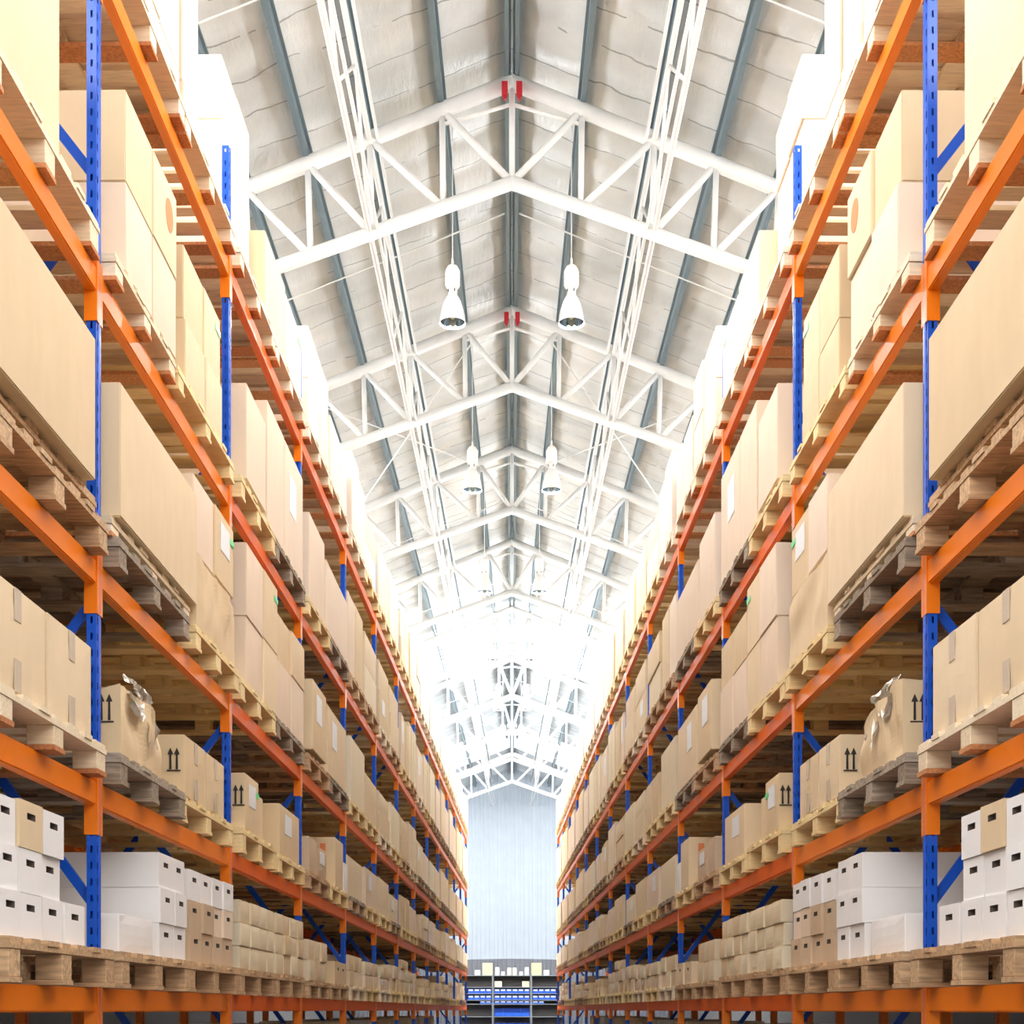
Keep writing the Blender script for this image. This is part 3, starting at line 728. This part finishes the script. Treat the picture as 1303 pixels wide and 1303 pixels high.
# longitudinal lattice girders between the trusses
for s in (-1, 1):
    r = link('lattice_girder', None); tag(r, f"white lattice girder running along the {SIDE[s]} roof slope", 'lattice girder')
    ys = [YB] + [truss_d(n) for n in range(-3, 10)] + [YE]
    def gp(y, top):
        x = s * node(2, y); return Vector((x, y, (ZT(x) - .03 if top else ZB(x) + .02)))
    for top, nm in ((1, 'top_chord'), (0, 'bottom_chord')):
        bm = bmesh.new(); tube(bm, gp(YB, top), gp(YE - .1, top), .034, 8); link(nm, mesh(nm, bm, 'white_paint'), r)
        bm = bmesh.new(); o2 = Vector((-s * .1, 0, 0)); tube(bm, gp(YB, top) + o2, gp(YE - .1, top) + o2, .02, 8); link(nm, mesh(nm, bm, 'white_paint'), r)
    y = truss_d(-1)
    while y < truss_d(9):
        for a, b in (((y, 0), (y + TS / 4, 1)), ((y + TS / 4, 1), (y + TS / 2, 0))):
            bm = bmesh.new(); tube(bm, gp(*a), gp(*b), .02, 6); link('lattice_bar', mesh('lattice_bar', bm, 'white_paint'), r)
        y += TS / 2
# sag rods
for n in range(0, 9):
    for s in (-1, 1):
        y = truss_d(n) + TS * .5
        bm = bmesh.new(); tube(bm, (s * .1, y, ZR(.1) - .25), (s * 6.5, y, ZR(6.5) - .25), .011, 6)
        tag(link('sag_rod', mesh('sag_rod', bm, 'white_paint')), f"thin sag rod under the {SIDE[s]} roof slope, past the {ORD[n]} truss" if n else f"thin sag rod under the {SIDE[s]} roof slope nearest the camera", 'sag rod', 'thin rods under the roof')
for n in (2,):
    for s in (-1, 1):
        for q in (0, 1):
            bm = bmesh.new(); xa, xb = s * node(4, 20) , s * node(2, 20)
            y0, y1 = truss_d(n), truss_d(n + 1)
            if q: y0, y1 = y1 - .4, y0 + .4
            tube(bm, (xa, y0 + .2, ZT(xa) - .13 - q * .04), (xb * .4, y1 - .2, ZT(xb * .4) - .13 - q * .04), .012, 6)
            tag(link('brace_wire', mesh('brace_wire', bm, 'white_paint')), f"thin {'crossing' if q else 'slanting'} brace wire, {SIDE[s]} slope, past the second truss", 'brace wire')
# roof sheets: quilted foil sagging a little between its seams, translucent in every third bay beyond
def roof_z(x, y, dz=0):
    p = .64; t = (y / p + .35 * math.sin(x * 1.3) * .3) % 1.0
    return ZR(x) + dz - .035 * math.sin(PI * t) ** .8 - .012 * math.sin(3.1 * y + 2.2 * x)
SKY = [(truss_d(5) + .25, truss_d(6) - .05), (truss_d(8) + .1, truss_d(9) - .1), (truss_d(-1), truss_d(0) - .4), (truss_d(-3) + .6, truss_d(-2) + .4)]  # last two lie out of view, added for light on the near end
def roof_sheet(name, s, y0, y1):
    bm = bmesh.new(); nx = 26; st = .08; ny = max(1, int((y1 - y0) / st)); g = {}
    for j in range(ny + 1):
        y = y0 + (y1 - y0) * j / ny
        for i in range(nx + 1):
            x = s * WALLX * i / nx
            g[i, j] = bm.verts.new((x, y, roof_z(x, y)))
    for j in range(ny):
        for i in range(nx):
            f = bm.faces.new((g[i, j], g[i + 1, j], g[i + 1, j + 1], g[i, j + 1])); f.smooth = True
    top = []
    for x, y in ((0, y0), (s * WALLX, y0), (s * WALLX, y1), (0, y1)): top.append(bm.verts.new((x, y, ZR(x) + .12)))
    bm.faces.new(top)
    o = link(name, mesh(name, bm, 'roof')); o['kind'] = 'structure'; return o
cuts = sorted(SKY)
ys = [YB] + [v for c in cuts for v in c] + [YE]
for s in (-1, 1):
    for k in range(0, len(ys) - 1, 2):
        if ys[k + 1] - ys[k] > .05: roof_sheet('ceiling', s, ys[k], ys[k + 1])
    for k, (a, b) in enumerate(cuts):
        bm = bmesh.new()
        v = [bm.verts.new(p) for p in ((0, a, ZR(0)), (s * WALLX, a, ZR(WALLX)), (s * WALLX, b, ZR(WALLX)), (0, b, ZR(0)))]
        bm.faces.new(v if s > 0 else v[::-1])
        bmesh.ops.solidify(bm, geom=bm.faces[:], thickness=.02)
        o = link(f'window_or_fill_{k + 1}', mesh('skylight', bm, 'sky' if a < 48 else 'sky_dim')); o['kind'] = 'structure'; o['label'] = 'translucent daylight roof sheets'

# ------------------------------------------------------------------ floor and walls
bm = bmesh.new(); box(bm, -WALLX, WALLX, YB, YE, -.2, 0); struct('floor', bm, 'floor')
bm = bmesh.new(); box(bm, -60, 60, -70, YB, -.2, -.01); struct('ground_outside', bm, 'yard')
for s in (-1, 1):
    xa, xb = min(s * WALLX, s * (WALLX + .15)), max(s * WALLX, s * (WALLX + .15))
    bm = bmesh.new(); box(bm, xa, xb, YB, YE, 0, CLZ)
    struct(f'wall_{SIDE[s]}', bm, 'walld')
    for k, (a, b, m) in enumerate(((YB, 33., 'eave_fill'), (33., 56., 'eave_fill_far'), (56., YE, 'eave_fill_end'))):     # added glowing band under the eaves, out of view, brightens the roof
        bm = bmesh.new(); box(bm, xa, xb, a, b, CLZ, ZR(WALLX) - .02)
        o = struct(f"window_or_fill_{(5 if s < 0 else 8) + k}", bm, m); o['label'] = 'added glowing fill band under the eaves, out of view'
# end wall: ribbed cladding, white above, grey below
def ribbed(name, x0, x1, zlo, zhi, y, pitch, mat, rib=.05):
    bm = bmesh.new(); xs = []; x = x0
    while x < x1:
        xs += [(x, y), (x + pitch * .72, y), (x + pitch * .78, y - rib), (x + pitch * .94, y - rib)]; x += pitch
    xs.append((x1, y)); top = []; bot = []
    for px, py in xs:
        px = min(px, x1); bot.append(bm.verts.new((px, py, zlo))); top.append(bm.verts.new((px, py, zhi(px))))
    for i in range(len(xs) - 1): bm.faces.new((bot[i], bot[i + 1], top[i + 1], top[i]))
    return struct(name, bm, mat)
ribbed('wall_back', -WALLX, WALLX, HC + 2.33, lambda x: ZR(x) + .1, YE + .1, .2, 'wallw', .07)
ribbed('wall_back_lower', -WALLX, WALLX, 0, lambda x: HC + 2.36 - .02 * abs(x), YE - .1, .2, 'wallg', .05)

# ------------------------------------------------------------------ high bay lamps
LAMP_W = 260
def lamp(s, n, d, x):
    r = link('high_bay_lamp', None, None, (s * x, d, HC + 8.2))
    tag(r, f"white bell shaped high bay lamp hanging {SIDE[s]} of the ridge, {ORD[n]} from the camera", 'lamp', 'high bay lamps')
    bm = bmesh.new(); lathe(bm, [(.155, 0), (.15, .03), (.143, .09), (.128, .17), (.104, .25), (.072, .315), (.05, .34), (.046, .335), (.068, .30), (.099, .24), (.123, .165), (.138, .09), (.146, .03), (.155, 0)], 28)
    link('bell_shade', mesh('bell_shade', bm, 'lamp'), r)
    bm = bmesh.new(); lathe(bm, [(.144, .025), (.136, .09), (.121, .165), (.097, .24), (.066, .30), (.02, .32)], 28); x_ = link('reflector', mesh('reflector', bm, 'mirror'), r); x_['label'] = 'silver inner reflector'
    bm = bmesh.new(); lathe(bm, [(.012, .05), (.032, .07), (.042, .11), (.035, .17), (.02, .22), (.02, .32)], 14, True); link('bulb', mesh('bulb', bm, 'bulb'), r)
    bm = bmesh.new(); lathe(bm, [(.05, .33), (.055, .345), (.055, .42), (.05, .425)], 18, True)
    link('neck', mesh('neck', bm, 'lamp'), r)
    bm = bmesh.new()
    for q in range(4):
        a = q * PI / 2 + .5; box(bm, math.cos(a) * .056 - .006, math.cos(a) * .056 + .006, math.sin(a) * .056 - .006, math.sin(a) * .056 + .006, .365, .40)
    link('vent_slot', mesh('vent_slot', bm, 'dark'), r)
    bm = bmesh.new(); prof = [(.05, .425), (.075, .43), (.085, .45)]
    for q in range(5): prof += [(.09, .46 + q * .03), (.078, .472 + q * .03), (.09, .484 + q * .03)]
    prof += [(.085, .63), (.06, .68), (.03, .70)]; lathe(bm, prof, 20, True); link('ballast_housing', mesh('ballast_housing', bm, 'lamp'), r)
    L = bpy.data.lights.new('lamp_light', 'SPOT'); L.energy = LAMP_W; L.spot_size = math.radians(165); L.spot_blend = .5; L.shadow_soft_size = .04; L.color = (1, .985, .965)
    lo = link('lamp_light', L, r, (0, 0, .045))
    bm = bmesh.new(); tube(bm, (0, 0, .70), (0, 0, .78), .014, 8); link('hook', mesh('hook', bm, 'lamp'), r)
    bm = bmesh.new(); tube(bm, (0, 0, .78), (0, 0, ZR(x) - HC - 8.2 - .03), .005, 6); link('suspension_wire', mesh('suspension_wire', bm, 'white_paint'), r)
for n in range(0, 6):
    for s in (-1, 1): lamp(s, n, 17.1 + 5.5 * n, .71 - .085 * n)

# ------------------------------------------------------------------ bin shelving by the end wall
def obj_box(name, bxs, mat, parent=None, bevel=0):
    bm = bmesh.new(); union_boxes(bm, bxs)
    if bevel: bmesh.ops.bevel(bm, geom=bm.edges[:], offset=bevel, segments=1, affect='EDGES')
    return link(name, mesh(name, bm, mat), parent)
SY = 60.0
for s in (-1, 0, 1):
    r = link('bin_shelving', None, None, (0, SY, 0)); tag(r, {-1: 'steel shelving at the end wall, unit left of the middle', 0: 'steel shelving with blue bins in the middle of the end wall', 1: 'steel shelving at the end wall, unit right of the middle'}[s], 'shelving')
    xa, xb = {-1: (-2.2, -.83), 0: (-.78, .78), 1: (.83, 2.2)}[s]
    for x in (xa, xb):
        for y in (0, .6): obj_box('post', [(x - .011, x + .011, y - .02, y + .02, 0, HC + (1.5 if s else 1.45))], 'steel', r)
    for z in (HC + 1.45, HC + .96, HC + .69, HC + .42, HC + .25, HC - .28, HC - .9):
        obj_box('shelf', [(xa, xb, -.02, .62, z - .025, z)], 'steel', r)
    obj_box('back_panel', [(xa, xb, .60, .62, 0, HC + 1.43)], 'panel', r)
def bin_mesh(w, h):
    bm = bmesh.new(); union_boxes(bm, [(-w / 2, w / 2, 0, .5, 0, .01), (-w / 2, -w / 2 + .01, 0, .5, 0, h), (w / 2 - .01, w / 2, 0, .5, 0, h), (-w / 2, w / 2, .49, .5, 0, h), (-w / 2, w / 2, 0, .01, 0, h * .45)])
    return mesh('storage_bin', bm, 'bin')
bmS, bmL = bin_mesh(.235, .2), bin_mesh(.36, .34)
fill = None
for row, (z, cnt) in enumerate(((HC + .70, 14), (HC + .43, 14), (HC + .26, 10))):
    for c in range(cnt):
        q = c - (cnt - 1) / 2; x = q * .25 + (.105 if q > 3 else -.105 if q < -3 else 0)
        hh = .2 if row < 2 else .11
        o = link('storage_bin', bmS, None, (x, SY + .03, z + .001)); o.scale = (1, 1, 1 if row < 2 else .6)
        tag(o, f"small blue storage bin, {['upper', 'middle', 'lower'][row]} row, {ORD[c]} from the left", 'storage bin', 'small blue bins on the end shelving')
        p = bmesh.new(); box(p, x - .085, x + .085, SY + .05, SY + .4, z + .013, z + .013 + hh * .75)
        tag(link('parts_packet', mesh('parts_packet', p, 'label')), f"white packet in the blue bin, {['upper', 'middle', 'lower'][row]} row, {ORD[c]} from the left", 'packet', 'white packets in blue bins')
for row, z in enumerate((HC - .27, HC - .89)):
    for c in range(4):
        tag(link('storage_bin', bmL, None, ((c - 1.5) * .368, SY + .03, z)), f"large blue storage bin, {['upper', 'lower'][row]} row, {ORD[c]} from the left", 'storage bin', 'large blue bins on the end shelving')
zt = HC + 1.451
for s in (-1, 1):
    for (x, w, h, m, lab, y, z0) in ((1.03, .42, .26, 'tan', 'lower tan carton', .1, zt), (1.03, .42, .26, 'tan', 'upper tan carton', .1, zt + .262), (.62, .16, .34, 'white', 'upright white carton', .1, zt), (.38, .14, .16, 'white', 'small white carton', .1, zt), (1.45, .22, .22, 'white', 'low white carton', .1, zt), (.11, .17, .32, 'pink', 'pale carton near the middle', .12, zt), (.58, .3, .24, 'cream', 'cream carton on the shelf below', .1, HC + .962)):
        me = carton_mesh(w, .4, h, m)
        tag(link('parcel', me, None, (s * x, SY + .2 + y, z0)), f"{lab} on the end wall shelving, {SIDE[s]} half", 'parcel', 'parcels on the end shelving')

# ------------------------------------------------------------------ light
w = bpy.data.worlds.new('World'); sc.world = w; w.use_nodes = True
bg = w.node_tree.nodes['Background']; bg.inputs[0].default_value = (1, .98, .95, 1); bg.inputs[1].default_value = 2.3

cam = bpy.data.cameras.new('camera'); co = bpy.data.objects.new('camera', cam); C.objects.link(co)
cam.sensor_width = 36; cam.lens = 36 * 1821 / 1303
cam.shift_y = (1285 - 651.5) / 1303
cam.clip_end = 300; cam.clip_start = .05
co.location = (0, 0, HC); co.rotation_euler = (PI / 2, 0, 0)
sc.camera = co
sc.view_settings.view_transform = 'Standard'; sc.view_settings.look = 'None'; sc.view_settings.gamma = 1
sc.view_settings.exposure = 0.07
sc.cycles.use_denoising = True
sc.cycles.max_bounces = 8; sc.cycles.diffuse_bounces = 5
